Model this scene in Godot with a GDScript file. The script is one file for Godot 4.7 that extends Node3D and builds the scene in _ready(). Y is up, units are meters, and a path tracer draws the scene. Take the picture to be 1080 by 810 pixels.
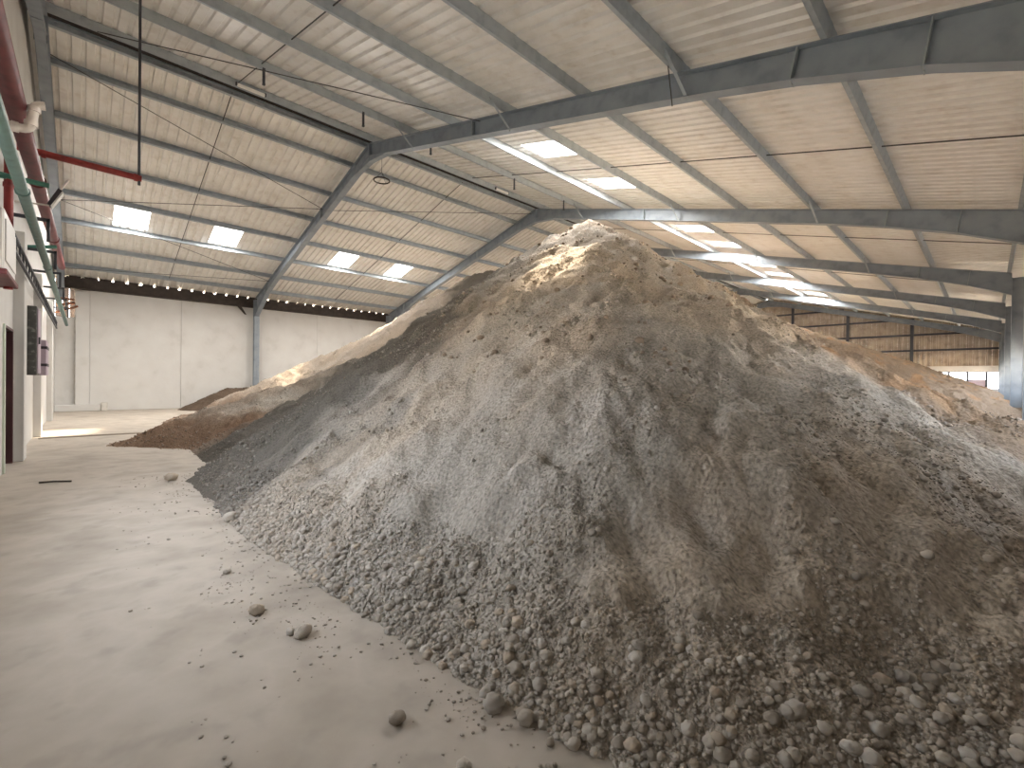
extends Node3D

# ---------------------------------------------------------------- constants of the hall
const XL := -29.2      # long white wall
const XR := 1.2        # opposite long wall
const ZN := 0.95       # gable wall by the camera
const ZF := -48.3      # far gable wall
const XA := -14.65     # ridge
const SL := 0.2524     # roof slope above the white wall
const SR := 0.27       # roof slope above the opposite wall
const SHEET := 1.05
const FRAME_Z := [0.72, -7.15, -15.4, -23.6, -31.8, -40.0, -47.9]
const LEFT_PURLINS := [-14.93, -16.1, -18.05, -20.0, -21.95, -23.9, -25.85, -27.8]
const RIGHT_PURLINS := [-14.3, -12.0, -9.87, -7.75, -5.6, -3.55, -1.5, 0.5]
const SKY_LEFT := [0, 3, 8, 11, 17, 20, 25, 28, 33, 36]
const SKY_RIGHT := [8, 11, 17, 20, 25, 28, 33, 36]

var M := {}
var used := {}
var rng := RandomNumberGenerator.new()
var n_big := FastNoiseLite.new()
var n_mid := FastNoiseLite.new()
var n_fine := FastNoiseLite.new()
var n_clod := FastNoiseLite.new()
var n_crumb := FastNoiseLite.new()
var n_run := FastNoiseLite.new()
var n_tone := FastNoiseLite.new()

# ---------------------------------------------------------------- helpers
func numbered(called: String) -> String:
	if not used.has(called):
		used[called] = 0
		return called
	used[called] += 1
	return "%s_%03d" % [called, used[called]]

func tag(o: Node, label := "", category := "", group := "", kind := "") -> void:
	if label: o.set_meta("label", label)
	if category: o.set_meta("category", category)
	if group: o.set_meta("group", group)
	if kind: o.set_meta("kind", kind)

func thing(called: String, label: String, category: String, at := Vector3.ZERO, group := "") -> Node3D:
	var o := Node3D.new()
	o.name = numbered(called)
	add_child(o)
	o.position = at
	tag(o, label, category, group)
	return o

func st() -> SurfaceTool:
	var s := SurfaceTool.new()
	s.begin(Mesh.PRIMITIVE_TRIANGLES)
	s.set_smooth_group(-1)
	return s

func tri(s: SurfaceTool, a: Vector3, b: Vector3, c: Vector3) -> void:
	s.add_vertex(a); s.add_vertex(b); s.add_vertex(c)

func quad(s: SurfaceTool, a: Vector3, b: Vector3, c: Vector3, d: Vector3) -> void:
	tri(s, a, b, c); tri(s, a, c, d)

# eight corners: bottom ring 0-3, top ring 4-7, both counter-clockwise seen from above
func hexa(s: SurfaceTool, p: Array) -> void:
	var mid := Vector3.ZERO
	for q in p: mid += q / 8.0
	for f in [[0, 1, 2, 3], [4, 5, 6, 7], [0, 1, 5, 4], [1, 2, 6, 5], [2, 3, 7, 6], [3, 0, 4, 7]]:
		var a: Vector3 = p[f[0]]; var b: Vector3 = p[f[1]]; var c: Vector3 = p[f[2]]; var d: Vector3 = p[f[3]]
		var n := (c - a).cross(d - b)
		if n.dot((a + b + c + d) / 4.0 - mid) > 0.0:
			quad(s, a, d, c, b)
		else:
			quad(s, a, b, c, d)

func box(s: SurfaceTool, a: Vector3, b: Vector3) -> void:
	var lo := Vector3(minf(a.x, b.x), minf(a.y, b.y), minf(a.z, b.z))
	var hi := Vector3(maxf(a.x, b.x), maxf(a.y, b.y), maxf(a.z, b.z))
	hexa(s, [lo, Vector3(hi.x, lo.y, lo.z), Vector3(hi.x, lo.y, hi.z), Vector3(lo.x, lo.y, hi.z),
		Vector3(lo.x, hi.y, lo.z), Vector3(hi.x, hi.y, lo.z), hi, Vector3(lo.x, hi.y, hi.z)])

# a box whose vertical and horizontal edges are chamfered by c
func cbox(s: SurfaceTool, a: Vector3, b: Vector3, c := 0.01) -> void:
	var lo := Vector3(minf(a.x, b.x), minf(a.y, b.y), minf(a.z, b.z))
	var hi := Vector3(maxf(a.x, b.x), maxf(a.y, b.y), maxf(a.z, b.z))
	var ctr := (lo + hi) / 2.0
	var h := (hi - lo) / 2.0
	var pts := PackedVector3Array()
	var st2 := []
	for sx in [-1, 1]:
		for sy in [-1, 1]:
			for sz in [-1, 1]:
				st2.append([Vector3(sx * h.x, sy * (h.y - c), sz * (h.z - c)), Vector3(sx * (h.x - c), sy * h.y, sz * (h.z - c)), Vector3(sx * (h.x - c), sy * (h.y - c), sz * h.z)])
	var idx := func(sx, sy, sz): return (0 if sx < 0 else 4) + (0 if sy < 0 else 2) + (0 if sz < 0 else 1)
	var out := func(list: Array):
		var m := Vector3.ZERO
		for q in list: m += q / list.size()
		var n: Vector3 = (list[1] - list[0]).cross(list[2] - list[0])
		if n.dot(m) > 0.0: list.reverse()
		for i in range(1, list.size() - 1):
			tri(s, ctr + list[0], ctr + list[i], ctr + list[i + 1])
	for g in [-1, 1]:
		out.call([st2[idx.call(g, -1, -1)][0], st2[idx.call(g, 1, -1)][0], st2[idx.call(g, 1, 1)][0], st2[idx.call(g, -1, 1)][0]])
		out.call([st2[idx.call(-1, g, -1)][1], st2[idx.call(1, g, -1)][1], st2[idx.call(1, g, 1)][1], st2[idx.call(-1, g, 1)][1]])
		out.call([st2[idx.call(-1, -1, g)][2], st2[idx.call(1, -1, g)][2], st2[idx.call(1, 1, g)][2], st2[idx.call(-1, 1, g)][2]])
		for k in [-1, 1]:
			out.call([st2[idx.call(g, k, -1)][0], st2[idx.call(g, k, -1)][1], st2[idx.call(g, k, 1)][1], st2[idx.call(g, k, 1)][0]])
			out.call([st2[idx.call(g, -1, k)][0], st2[idx.call(g, -1, k)][2], st2[idx.call(g, 1, k)][2], st2[idx.call(g, 1, k)][0]])
			out.call([st2[idx.call(-1, g, k)][1], st2[idx.call(-1, g, k)][2], st2[idx.call(1, g, k)][2], st2[idx.call(1, g, k)][1]])
			for j in [-1, 1]:
				out.call(st2[idx.call(g, k, j)].duplicate())

func tube(s: SurfaceTool, pts: Array, r: float, sides := 8, closed := false) -> void:
	s.set_smooth_group(0)
	var rings := []
	var n := pts.size()
	var prev_u := Vector3.ZERO
	for i in n:
		var d: Vector3
		if closed: d = (pts[(i + 1) % n] - pts[(i + n - 1) % n]).normalized()
		else: d = (pts[mini(i + 1, n - 1)] - pts[maxi(i - 1, 0)]).normalized()
		var u := prev_u - d * prev_u.dot(d)
		if u.length() < 0.01:
			u = d.cross(Vector3.UP if absf(d.y) < 0.9 else Vector3.RIGHT)
		u = u.normalized()
		prev_u = u
		var v := d.cross(u)
		var ring := []
		for k in sides:
			var a := TAU * k / sides
			ring.append(pts[i] + (u * cos(a) + v * sin(a)) * r)
		rings.append(ring)
	for i in (n if closed else n - 1):
		var ra: Array = rings[i]
		var rb: Array = rings[(i + 1) % n]
		for k in sides:
			var k2 := (k + 1) % sides
			quad(s, ra[k], ra[k2], rb[k2], rb[k])
	s.set_smooth_group(-1)
	if not closed:
		for k in range(1, sides - 1):
			tri(s, rings[0][0], rings[0][k + 1], rings[0][k])
			tri(s, rings[n - 1][0], rings[n - 1][k], rings[n - 1][k + 1])

# a pipe with rounded bends
func bend(pts: Array, r: float, steps := 5) -> Array:
	var out := [pts[0]]
	for i in range(1, pts.size() - 1):
		var a: Vector3 = pts[i] + (pts[i - 1] - pts[i]).normalized() * r
		var b: Vector3 = pts[i] + (pts[i + 1] - pts[i]).normalized() * r
		for k in steps + 1:
			var t := float(k) / steps
			out.append(a.lerp(pts[i], t).lerp(pts[i].lerp(b, t), t))
	out.append(pts[-1])
	return out

func obj(called: String, s: SurfaceTool, m: Material, parent: Node = null) -> MeshInstance3D:
	s.generate_normals()
	return put(called, s.commit(), m, parent)

func put(called: String, mesh: Mesh, m: Material, parent: Node = null) -> MeshInstance3D:
	var o := MeshInstance3D.new()
	o.mesh = mesh
	o.material_override = m
	o.cast_shadow = GeometryInstance3D.SHADOW_CASTING_SETTING_ON
	if parent == null:
		o.name = numbered(called)
		add_child(o)
	else:
		o.name = called
		parent.add_child(o, true)
	return o

func struct(called: String, s: SurfaceTool, m: Material, label: String, category: String) -> MeshInstance3D:
	var o := obj(called, s, m)
	tag(o, label, category, "", "structure")
	return o

func noise_tex(seed_: int, freq: float, ramp: Array, size := 512, normal := false, strength := 4.0, oct := 5, kind := FastNoiseLite.TYPE_SIMPLEX_SMOOTH) -> NoiseTexture2D:
	var n := FastNoiseLite.new()
	n.seed = seed_
	n.noise_type = kind
	n.frequency = freq
	n.fractal_octaves = oct
	var t := NoiseTexture2D.new()
	t.width = size; t.height = size
	t.seamless = true
	t.noise = n
	t.generate_mipmaps = false
	if normal:
		t.as_normal_map = true
		t.bump_strength = strength
	if ramp.size():
		var g := Gradient.new()
		var off := PackedFloat32Array()
		var col := PackedColorArray()
		for i in ramp.size():
			off.append(ramp[i][0]); col.append(ramp[i][1])
		g.offsets = off; g.colors = col
		t.color_ramp = g
	return t

func mat(color: Color, rough := 0.7, metal := 0.0, tex: Texture2D = null, scale := 1.0, world := true) -> StandardMaterial3D:
	var m := StandardMaterial3D.new()
	m.albedo_color = color
	m.roughness = rough
	m.metallic = metal
	if tex:
		m.albedo_texture = tex
		m.uv1_triplanar = true
		m.uv1_world_triplanar = world
		m.uv1_scale = Vector3.ONE * scale
	return m

func g8(v: int) -> Color:
	return Color8(v, v, v)

func sheet_top(x: float) -> float:   # underside of the roof sheet's pans
	return (9.6955 - SR * (x - XA) if x > XA else 9.6955 + SL * (x - XA)) + 0.2

func rafter_top(x: float) -> float:
	return sheet_top(x) - 0.2

# ---------------------------------------------------------------- shape of the pile
func smax(a: float, b: float, k: float) -> float:
	var h := clampf(0.5 + 0.5 * (a - b) / k, 0.0, 1.0)
	return b + (a - b) * h + k * h * (1.0 - h)

func ridge(x: float, z: float, a: Vector3, b: Vector3, s: float, r: float) -> float:
	var ux := b.x - a.x
	var uz := b.z - a.z
	var t := clampf(((x - a.x) * ux + (z - a.z) * uz) / (ux * ux + uz * uz), 0.0, 1.0)
	var dx := x - a.x - t * ux
	var dz := z - a.z - t * uz
	return a.y + (b.y - a.y) * t - s * (sqrt(dx * dx + dz * dz + r * r) - r)

const TOE_X := [-30.0, -26.0, -22.5, -20.0, -17.0, -14.0, -12.8, -11.0, -9.8, -8.5, -5.0, -2.7, -1.7, -1.0, 0.0, 2.0]
const TOE_Z := [-4.5, -3.4, -1.6, -1.0, -0.6, -0.4, -1.1, -1.75, -1.8, -1.25, -1.3, -1.5, -1.6, -1.7, -2.0, -2.3]

func toe(x: float) -> float:
	for i in range(1, TOE_X.size()):
		if x < TOE_X[i]:
			return lerpf(TOE_Z[i - 1], TOE_Z[i], (x - TOE_X[i - 1]) / (TOE_X[i] - TOE_X[i - 1]))
	return -2.3

func pile_smooth(x: float, z: float) -> float:
	var m := ridge(x, z, Vector3(-7.55, 6.0, -9.8), Vector3(-9.0, 5.6, -12.5), 0.74, 0.35)
	var fx := x + 6.0
	var fz := z + 7.7
	m = smax(m, 4.2 - 0.55 * (sqrt(fx * fx + fz * fz + 0.36) - 0.6), 0.5)
	var rear := ridge(x, z, Vector3(-18.0, 7.1, -14.8), Vector3(-14.0, 8.0, -18.0), 0.72, 0.6)
	var spur := ridge(x, z, Vector3(-20.5, 4.9, -12.5), Vector3(-20.0, 0.35, -3.0), 0.62, 0.6)
	var low := ridge(x, z, Vector3(-13.6, 2.35, -6.5), Vector3(-14.0, 0.15, -0.9), 0.42, 0.5)
	var right := ridge(x, z, Vector3(-9.0, 5.2, -20.0), Vector3(-6.5, 4.2, -42.0), 0.5, 1.0)
	var h := smax(smax(m, rear, 0.5), smax(smax(spur, low, 0.4), right, 0.5), 0.5)
	var v := (x + 10.8) / 1.7
	h -= 0.55 * exp(-v * v) * clampf((-z - 3.0) / 3.0, 0.0, 1.0)
	var pl := 0.72 * (toe(x) - z) + 0.05
	return -smax(-h, -pl, 0.35)

func pile_height(x: float, z: float) -> float:
	var h := pile_smooth(x, z)
	if h < -0.3:
		return h
	var near := clampf((h + 0.1) / 0.5, 0.0, 1.0)
	# runs of sliding gravel down the slope, lumps and crumbs
	var d := n_big.get_noise_2d(x, z) * 0.17 * near
	var e := n_mid.get_noise_2d(x, z)
	d += e * 0.085 * (0.35 + 0.65 * near)
	d += n_run.get_noise_2d(x * 2.2, z * 0.7) * 0.05 * near
	d += n_fine.get_noise_2d(x, z) * 0.02
	var lumpy := clampf(n_tone.get_noise_2d(x * 1.7 + 31.0, z * 1.7) * 3.2 + 0.05 + 0.2 * h, 0.0, 1.0)
	d -= (n_clod.get_noise_2d(x, z) + 0.4) * 0.12 * lumpy * near
	d -= (n_crumb.get_noise_2d(x, z) + 0.4) * (0.025 + 0.035 * lumpy)
	return h + d

func pile_color(x: float, y: float, z: float) -> Color:
	var t := n_tone.get_noise_2d(x, z)
	var t2 := n_mid.get_noise_2d(x * 0.6 + 40.0, z * 0.6)
	var run := n_run.get_noise_2d(x * 2.0 + 90.0, z * 0.5)
	var grey := Color(0.50, 0.455, 0.40)
	var tan := Color(0.56, 0.475, 0.385)
	var c := grey.lerp(tan, clampf(0.5 + 1.3 * t + 0.5 * run, 0.0, 1.0))
	c = c.lerp(Color(0.62, 0.575, 0.52), clampf(1.4 * t2 + 0.6 * run - 0.15, 0.0, 0.7))
	# browner earth in the rear heap
	c = c.lerp(Color(0.36, 0.285, 0.22), 0.55 * clampf((-12.5 - x + 1.5 * t) * 0.5, 0.0, 1.0))
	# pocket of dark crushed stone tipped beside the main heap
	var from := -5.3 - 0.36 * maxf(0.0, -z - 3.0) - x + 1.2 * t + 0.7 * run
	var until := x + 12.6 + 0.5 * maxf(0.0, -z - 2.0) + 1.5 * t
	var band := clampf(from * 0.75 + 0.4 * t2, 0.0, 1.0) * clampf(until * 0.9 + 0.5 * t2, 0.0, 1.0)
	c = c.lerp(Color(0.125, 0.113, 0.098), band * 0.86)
	# red-brown earth at the far toe
	var red := clampf((-10.8 - x + 1.5 * t) * 0.8, 0.0, 1.0) * clampf((1.3 - y + 1.2 * t) * 1.0, 0.0, 1.0)
	c = c.lerp(Color(0.30, 0.19, 0.125), red * 0.85)
	# brown earth along the opposite wall
	var br := clampf((x + 0.3 - 0.9 * (z + 5.7) + 0.9 * t + 0.4 * t2) * 1.2, 0.0, 1.0) * clampf((-z - 4.6 + 1.5 * t) * 0.6, 0.0, 1.0)
	br = maxf(br, clampf((-z - 15.0) * 0.4, 0.0, 1.0))
	c = c.lerp(Color(0.25, 0.175, 0.115), br * 0.8)
	var orange := clampf(run * 3.0 - 0.5, 0.0, 1.0) * br
	c = c.lerp(Color(0.42, 0.25, 0.13), orange * 0.7)
	return c

# ---------------------------------------------------------------- the scene
func _ready() -> void:
	rng.seed = 20240611
	# camera
	var cam := Camera3D.new()
	cam.name = "camera"
	add_child(cam)
	cam.position = Vector3(0, 1.6, 0)
	cam.rotation_degrees = Vector3(-0.321, 46.472, 0.643)
	cam.fov = 80.76
	cam.near = 0.05
	cam.far = 300.0
	cam.current = true
	# sky and exposure
	var we := WorldEnvironment.new()
	we.name = "environment"
	var env := Environment.new()
	var sky := Sky.new()
	var sm := ProceduralSkyMaterial.new()
	sm.sky_top_color = Color(0.90, 0.93, 0.97)
	sm.sky_horizon_color = Color(0.97, 0.97, 0.97)
	sm.ground_horizon_color = Color(0.72, 0.70, 0.66)
	sm.ground_bottom_color = Color(0.62, 0.60, 0.56)
	sm.sun_angle_max = 1.0
	sky.sky_material = sm
	env.background_mode = Environment.BG_SKY
	env.sky = sky
	env.background_energy_multiplier = 3.0
	env.tonemap_mode = Environment.TONE_MAPPER_LINEAR
	env.tonemap_exposure = 4.65
	env.sdfgi_enabled = true
	env.ssao_enabled = true
	env.ssil_enabled = true
	we.environment = env
	add_child(we)
	# sun, softened by the milky roof lights and hazy sky
	var sun := DirectionalLight3D.new()
	sun.name = "sun"
	add_child(sun)
	sun.look_at_from_position(Vector3.ZERO, Vector3(0.63, -1.0, 0.63), Vector3.RIGHT)
	sun.light_color = Color(1.0, 0.92, 0.80)
	sun.light_energy = 7.5
	sun.light_angular_distance = 4.0
	sun.shadow_enabled = true
	sun.sky_mode = DirectionalLight3D.SKY_MODE_LIGHT_ONLY

	noises()
	materials()
	shell()
	roof()
	frames()
	purlins()
	gable_near()
	gable_far()
	wall_right()
	pile()
	services()
	fittings()

func noises() -> void:
	for a in [[n_big, 3, 0.42, 3], [n_mid, 5, 1.7, 4], [n_fine, 7, 7.5, 3], [n_run, 11, 0.6, 3], [n_tone, 13, 0.33, 4]]:
		a[0].seed = a[1]
		a[0].noise_type = FastNoiseLite.TYPE_SIMPLEX_SMOOTH
		a[0].frequency = a[2]
		a[0].fractal_octaves = a[3]
	for a in [[n_clod, 17, 2.6], [n_crumb, 19, 8.0]]:
		a[0].seed = a[1]
		a[0].noise_type = FastNoiseLite.TYPE_CELLULAR
		a[0].cellular_return_type = FastNoiseLite.RETURN_DISTANCE
		a[0].frequency = a[2]
		a[0].fractal_octaves = 2

func materials() -> void:
	# concrete: pale, dusty, blotchy
	var floor_t := noise_tex(21, 0.006, [[0.0, Color8(156, 146, 134)], [0.4, Color8(174, 164, 152)], [0.6, Color8(182, 172, 160)], [1.0, Color8(167, 157, 145)]], 1024)
	M.floor = mat(Color.WHITE, 0.75, 0.0, floor_t, 0.16)
	M.floor.detail_enabled = true
	M.floor.detail_albedo = noise_tex(22, 0.03, [[0.0, g8(226)], [0.35, g8(250)], [1.0, g8(255)]], 512)
	M.floor.detail_blend_mode = BaseMaterial3D.BLEND_MODE_MUL
	M.floor.normal_enabled = true
	M.floor.normal_texture = noise_tex(23, 0.05, [], 512, true, 1.2)
	M.floor.normal_scale = 0.25
	# white painted masonry with grubby patches
	M.wall = mat(Color.WHITE, 0.8, 0.0, noise_tex(31, 0.008, [[0.0, Color8(197, 195, 191)], [0.3, Color8(206, 204, 201)], [1.0, Color8(211, 210, 207)]], 512), 0.22)
	M.wall.normal_enabled = true
	M.wall.normal_texture = noise_tex(33, 0.04, [], 512, true, 1.0)
	M.wall.normal_scale = 0.2
	M.wall_bare = mat(Color.WHITE, 0.85, 0.0, noise_tex(35, 0.02, [[0.0, Color8(176, 171, 162)], [0.5, Color8(205, 201, 194)], [1.0, Color8(214, 211, 205)]], 512), 0.3)
	M.raw = mat(Color.WHITE, 0.9, 0.0, noise_tex(36, 0.02, [[0.0, Color8(92, 84, 76)], [0.5, Color8(118, 109, 99)], [1.0, Color8(134, 125, 114)]], 256), 0.4)
	# cream-backed steel roof sheet, dusty brown blotches
	M.sheet = mat(Color.WHITE, 0.36, 0.0, noise_tex(41, 0.007, [[0.0, Color8(210, 205, 198)], [0.32, Color8(228, 226, 222)], [0.55, Color8(234, 233, 230)], [1.0, Color8(225, 222, 217)]], 1024), 0.19)
	M.sheet.detail_enabled = true
	M.sheet.detail_albedo = noise_tex(42, 0.02, [[0.0, Color8(224, 217, 208)], [0.3, Color8(250, 248, 245)], [1.0, g8(255)]], 512)
	M.sheet.detail_blend_mode = BaseMaterial3D.BLEND_MODE_MUL
	M.sheet.metallic_specular = 0.6
	M.cladding = mat(Color.WHITE, 0.6, 0.0, noise_tex(45, 0.01, [[0.0, Color8(140, 126, 112)], [0.4, Color8(168, 154, 138)], [1.0, Color8(186, 173, 156)]], 512), 0.25)
	# painted steel
	M.steel = mat(Color.WHITE, 0.5, 0.0, noise_tex(51, 0.01, [[0.0, Color8(120, 128, 137)], [0.45, Color8(136, 145, 154)], [1.0, Color8(145, 153, 161)]], 512), 0.4)
	M.purlin = mat(Color.WHITE, 0.5, 0.0, noise_tex(53, 0.012, [[0.0, Color8(142, 150, 156)], [0.4, Color8(162, 170, 176)], [1.0, Color8(172, 180, 185)]], 512), 0.5)
	M.stiffener = mat(Color8(150, 158, 162), 0.5)
	M.dark_steel = mat(Color8(62, 64, 70), 0.55)
	M.wire = mat(Color8(70, 68, 66), 0.6)
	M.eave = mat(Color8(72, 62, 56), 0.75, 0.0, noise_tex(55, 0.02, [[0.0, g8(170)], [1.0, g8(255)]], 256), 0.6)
	M.red = mat(Color8(150, 52, 48), 0.5, 0.0, noise_tex(61, 0.02, [[0.0, g8(190)], [0.5, g8(245)], [1.0, g8(255)]], 256), 0.8)
	M.maroon = mat(Color8(112, 46, 50), 0.55, 0.0, noise_tex(61, 0.02, [[0.0, g8(190)], [0.5, g8(245)], [1.0, g8(255)]], 256), 0.8)
	M.green = mat(Color8(96, 128, 122), 0.5, 0.0, noise_tex(62, 0.02, [[0.0, g8(190)], [0.5, g8(240)], [1.0, g8(255)]], 256), 0.8)
	M.teal = mat(Color8(70, 122, 108), 0.5)
	M.pvc = mat(Color8(238, 230, 224), 0.35)
	M.white = mat(Color8(232, 230, 228), 0.5)
	M.door = mat(Color8(76, 44, 48), 0.5)
	M.jamb = mat(Color8(214, 224, 208), 0.6)
	M.cabinet = mat(Color.WHITE, 0.55, 0.0, noise_tex(63, 0.03, [[0.0, Color8(62, 62, 60)], [0.66, Color8(80, 80, 77)], [0.8, Color8(112, 112, 108)], [1.0, Color8(150, 150, 146)]], 256), 0.9)
	M.lilac = mat(Color8(176, 160, 172), 0.5)
	M.slot = mat(Color8(50, 44, 50), 0.6)
	M.wood = mat(Color.WHITE, 0.8, 0.0, noise_tex(64, 0.02, [[0.0, Color8(96, 58, 40)], [0.5, Color8(150, 100, 74)], [1.0, Color8(196, 152, 118)]], 256), 1.2)
	M.charred = mat(Color8(52, 42, 36), 0.8)
	M.lamp_white = mat(Color8(236, 236, 232), 0.35)
	M.glass = StandardMaterial3D.new()
	M.glass.albedo_color = Color(0.9, 0.93, 0.95, 0.08)
	M.glass.transparency = BaseMaterial3D.TRANSPARENCY_ALPHA
	M.glass.roughness = 0.05
	# milky roof light: lets the sun through and glows with the daylight it scatters
	M.roof_light = StandardMaterial3D.new()
	M.roof_light.albedo_color = Color(0.95, 0.96, 0.97, 0.78)
	M.roof_light.transparency = BaseMaterial3D.TRANSPARENCY_ALPHA
	M.roof_light.roughness = 0.1
	M.roof_light.emission_enabled = true
	M.roof_light.emission = Color(1.0, 0.985, 0.97)
	M.roof_light.emission_energy_multiplier = 2.0
	M.frame_white = mat(Color8(220, 222, 224), 0.5)
	M.ground = mat(Color.WHITE, 0.9, 0.0, noise_tex(71, 0.01, [[0.0, Color8(176, 168, 156)], [1.0, Color8(204, 197, 186)]], 256), 0.1)
	# gravel: colour from the heap itself, fine grain from the texture
	M.pile = mat(Color.WHITE, 0.95, 0.0, noise_tex(81, 0.06, [[0.0, g8(110)], [0.35, g8(205)], [0.6, g8(238)], [1.0, g8(255)]], 512, false, 4.0, 4), 0.9)
	M.pile.vertex_color_use_as_albedo = true
	M.pile.metallic_specular = 0.2
	M.pile.normal_enabled = true
	M.pile.normal_texture = noise_tex(82, 0.045, [], 512, true, 10.0, 4)
	M.pile.normal_scale = 0.9
	M.stone = mat(Color.WHITE, 0.9, 0.0, noise_tex(83, 0.03, [[0.0, g8(165)], [0.5, g8(230)], [1.0, g8(255)]], 256), 5.0, false)
	M.stone.vertex_color_use_as_albedo = true
	M.stone.metallic_specular = 0.2
	M.rock = []
	for c in [Color8(208, 198, 185), Color8(196, 186, 173), Color8(216, 208, 197), Color8(182, 171, 158), Color8(202, 187, 169), Color8(194, 186, 176)]:
		var r: StandardMaterial3D = mat(c, 0.9, 0.0, noise_tex(83, 0.03, [[0.0, g8(150)], [0.5, g8(225)], [1.0, g8(255)]], 256), 5.0, false) if M.rock.is_empty() else M.rock[0].duplicate()
		r.albedo_color = c
		r.metallic_specular = 0.2
		M.rock.append(r)

# ---------------------------------------------------------------- floor and the long white wall
func shell() -> void:
	var s := st()
	box(s, Vector3(XL - 0.3, -0.25, ZF - 0.3), Vector3(XR + 0.3, 0.0, ZN + 0.3))
	struct("floor", s, M.floor, "dusty pale concrete floor of the storage hall", "floor")
	s = st()
	box(s, Vector3(-120, -0.6, -140), Vector3(120, -0.3, 120))
	struct("ground", s, M.ground, "bare pale ground outside the hall", "ground")
	# raised edge in the slab near the box on the gable wall
	s = st()
	cbox(s, Vector3(-16.72, -0.02, 0.82), Vector3(-16.58, 0.035, -2.6), 0.012)
	struct("trim_1", s, M.floor, "low raised concrete edge across the floor", "trim")
	# white wall: panels with joints between them, set on a backing
	var w := Node3D.new()
	w.name = "wall_left"
	add_child(w)
	tag(w, "long white painted panel wall with grubby stains", "wall", "", "structure")
	s = st()
	box(s, Vector3(XL - 0.3, 0.0, 0.3), Vector3(XL - 0.06, 5.75, ZF))
	obj("backing", s, M.wall_bare, w)
	var z := -0.22
	while z > ZF:
		var z2 := maxf(z - 3.5, ZF)
		s = st()
		cbox(s, Vector3(XL - 0.08, 0.0, z - 0.006), Vector3(XL, 5.68, z2 + 0.006), 0.006)
		obj("panel", s, M.wall, w)
		z = z2
	# corner: pilaster, low recessed panel and plinth
	s = st()
	cbox(s, Vector3(XL - 0.1, 0.0, 0.27), Vector3(XL + 0.12, 5.55, -0.22), 0.012)
	obj("pilaster", s, M.wall, w)
	s = st()
	cbox(s, Vector3(XL - 0.3, 0.0, 0.95), Vector3(XL - 0.12, 4.35, 0.27), 0.01)
	obj("corner_panel", s, M.wall, w)
	s = st()
	cbox(s, Vector3(XL - 0.1, 0.0, 0.95), Vector3(XL + 0.35, 0.3, -0.62), 0.02)
	obj("plinth", s, M.wall, w)
	s = st()
	cbox(s, Vector3(XL - 0.1, 0.0, -0.62), Vector3(XL + 0.42, 0.38, -0.85), 0.02)
	obj("plinth_block", s, M.wall_bare, w)
	# dark eave beam on the wall head, packed out under the sheets
	var e := thing("eave_beam", "dark rusty eave beam running along the top of the white wall", "beam", Vector3(XL + 0.05, 5.66, -24.0))
	s = st()
	var t := sheet_top(XL + 0.15) - 0.10 - 5.66
	cbox(s, Vector3(-0.12, 0.0, 24.7), Vector3(0.12, t, -23.9), 0.01)
	cbox(s, Vector3(0.12, 0.0, 24.7), Vector3(0.2, 0.05, -23.9), 0.01)
	obj("beam", s, M.eave, e)
	s = st()
	var k := 24.5
	while k > -23.9:
		box(s, Vector3(-0.1, t, k), Vector3(0.06, t + 0.095, k - rng.randf_range(0.36, 0.47)))
		k -= 0.525
	obj("packing_strip", s, M.eave, e)
	var f := obj("sheet_scrap", hanging_scrap(), M.eave, null)
	f.position = Vector3(XL + 0.28, 5.62, -6.35)
	tag(f, "torn dark strip hanging down from the eave beam near the wall column", "scrap")

func hanging_scrap() -> SurfaceTool:
	var s := st()
	hexa(s, [Vector3(-0.02, -0.42, -0.34), Vector3(0.02, -0.42, -0.34), Vector3(0.02, -0.40, -0.24), Vector3(-0.02, -0.40, -0.24),
		Vector3(-0.02, 0.05, -0.06), Vector3(0.02, 0.05, -0.06), Vector3(0.02, 0.05, 0.16), Vector3(-0.02, 0.05, 0.16)])
	return s

# ---------------------------------------------------------------- roof: sheets, roof lights, ridge
func sheet_mesh(x0: float, x1: float) -> ArrayMesh:
	# one sheet, local z 0 .. -SHEET, world x and y
	var s := st()
	var prof := [[0.0, 0.0], [0.152, 0.0], [0.178, 0.042], [0.2365, 0.042], [0.2625, 0.0]]
	for rib in 4:
		for i in 4:
			var za: float = -(rib * 0.2625 + prof[i][0])
			var zb: float = -(rib * 0.2625 + prof[i + 1][0])
			var ya: float = prof[i][1]
			var yb: float = prof[i + 1][1]
			var a := Vector3(x0, sheet_top(x0) + ya, za)
			var b := Vector3(x1, sheet_top(x1) + ya, za)
			var c := Vector3(x1, sheet_top(x1) + yb, zb)
			var d := Vector3(x0, sheet_top(x0) + yb, zb)
			quad(s, a, b, c, d)
	s.generate_normals()
	return s.commit()

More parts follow.
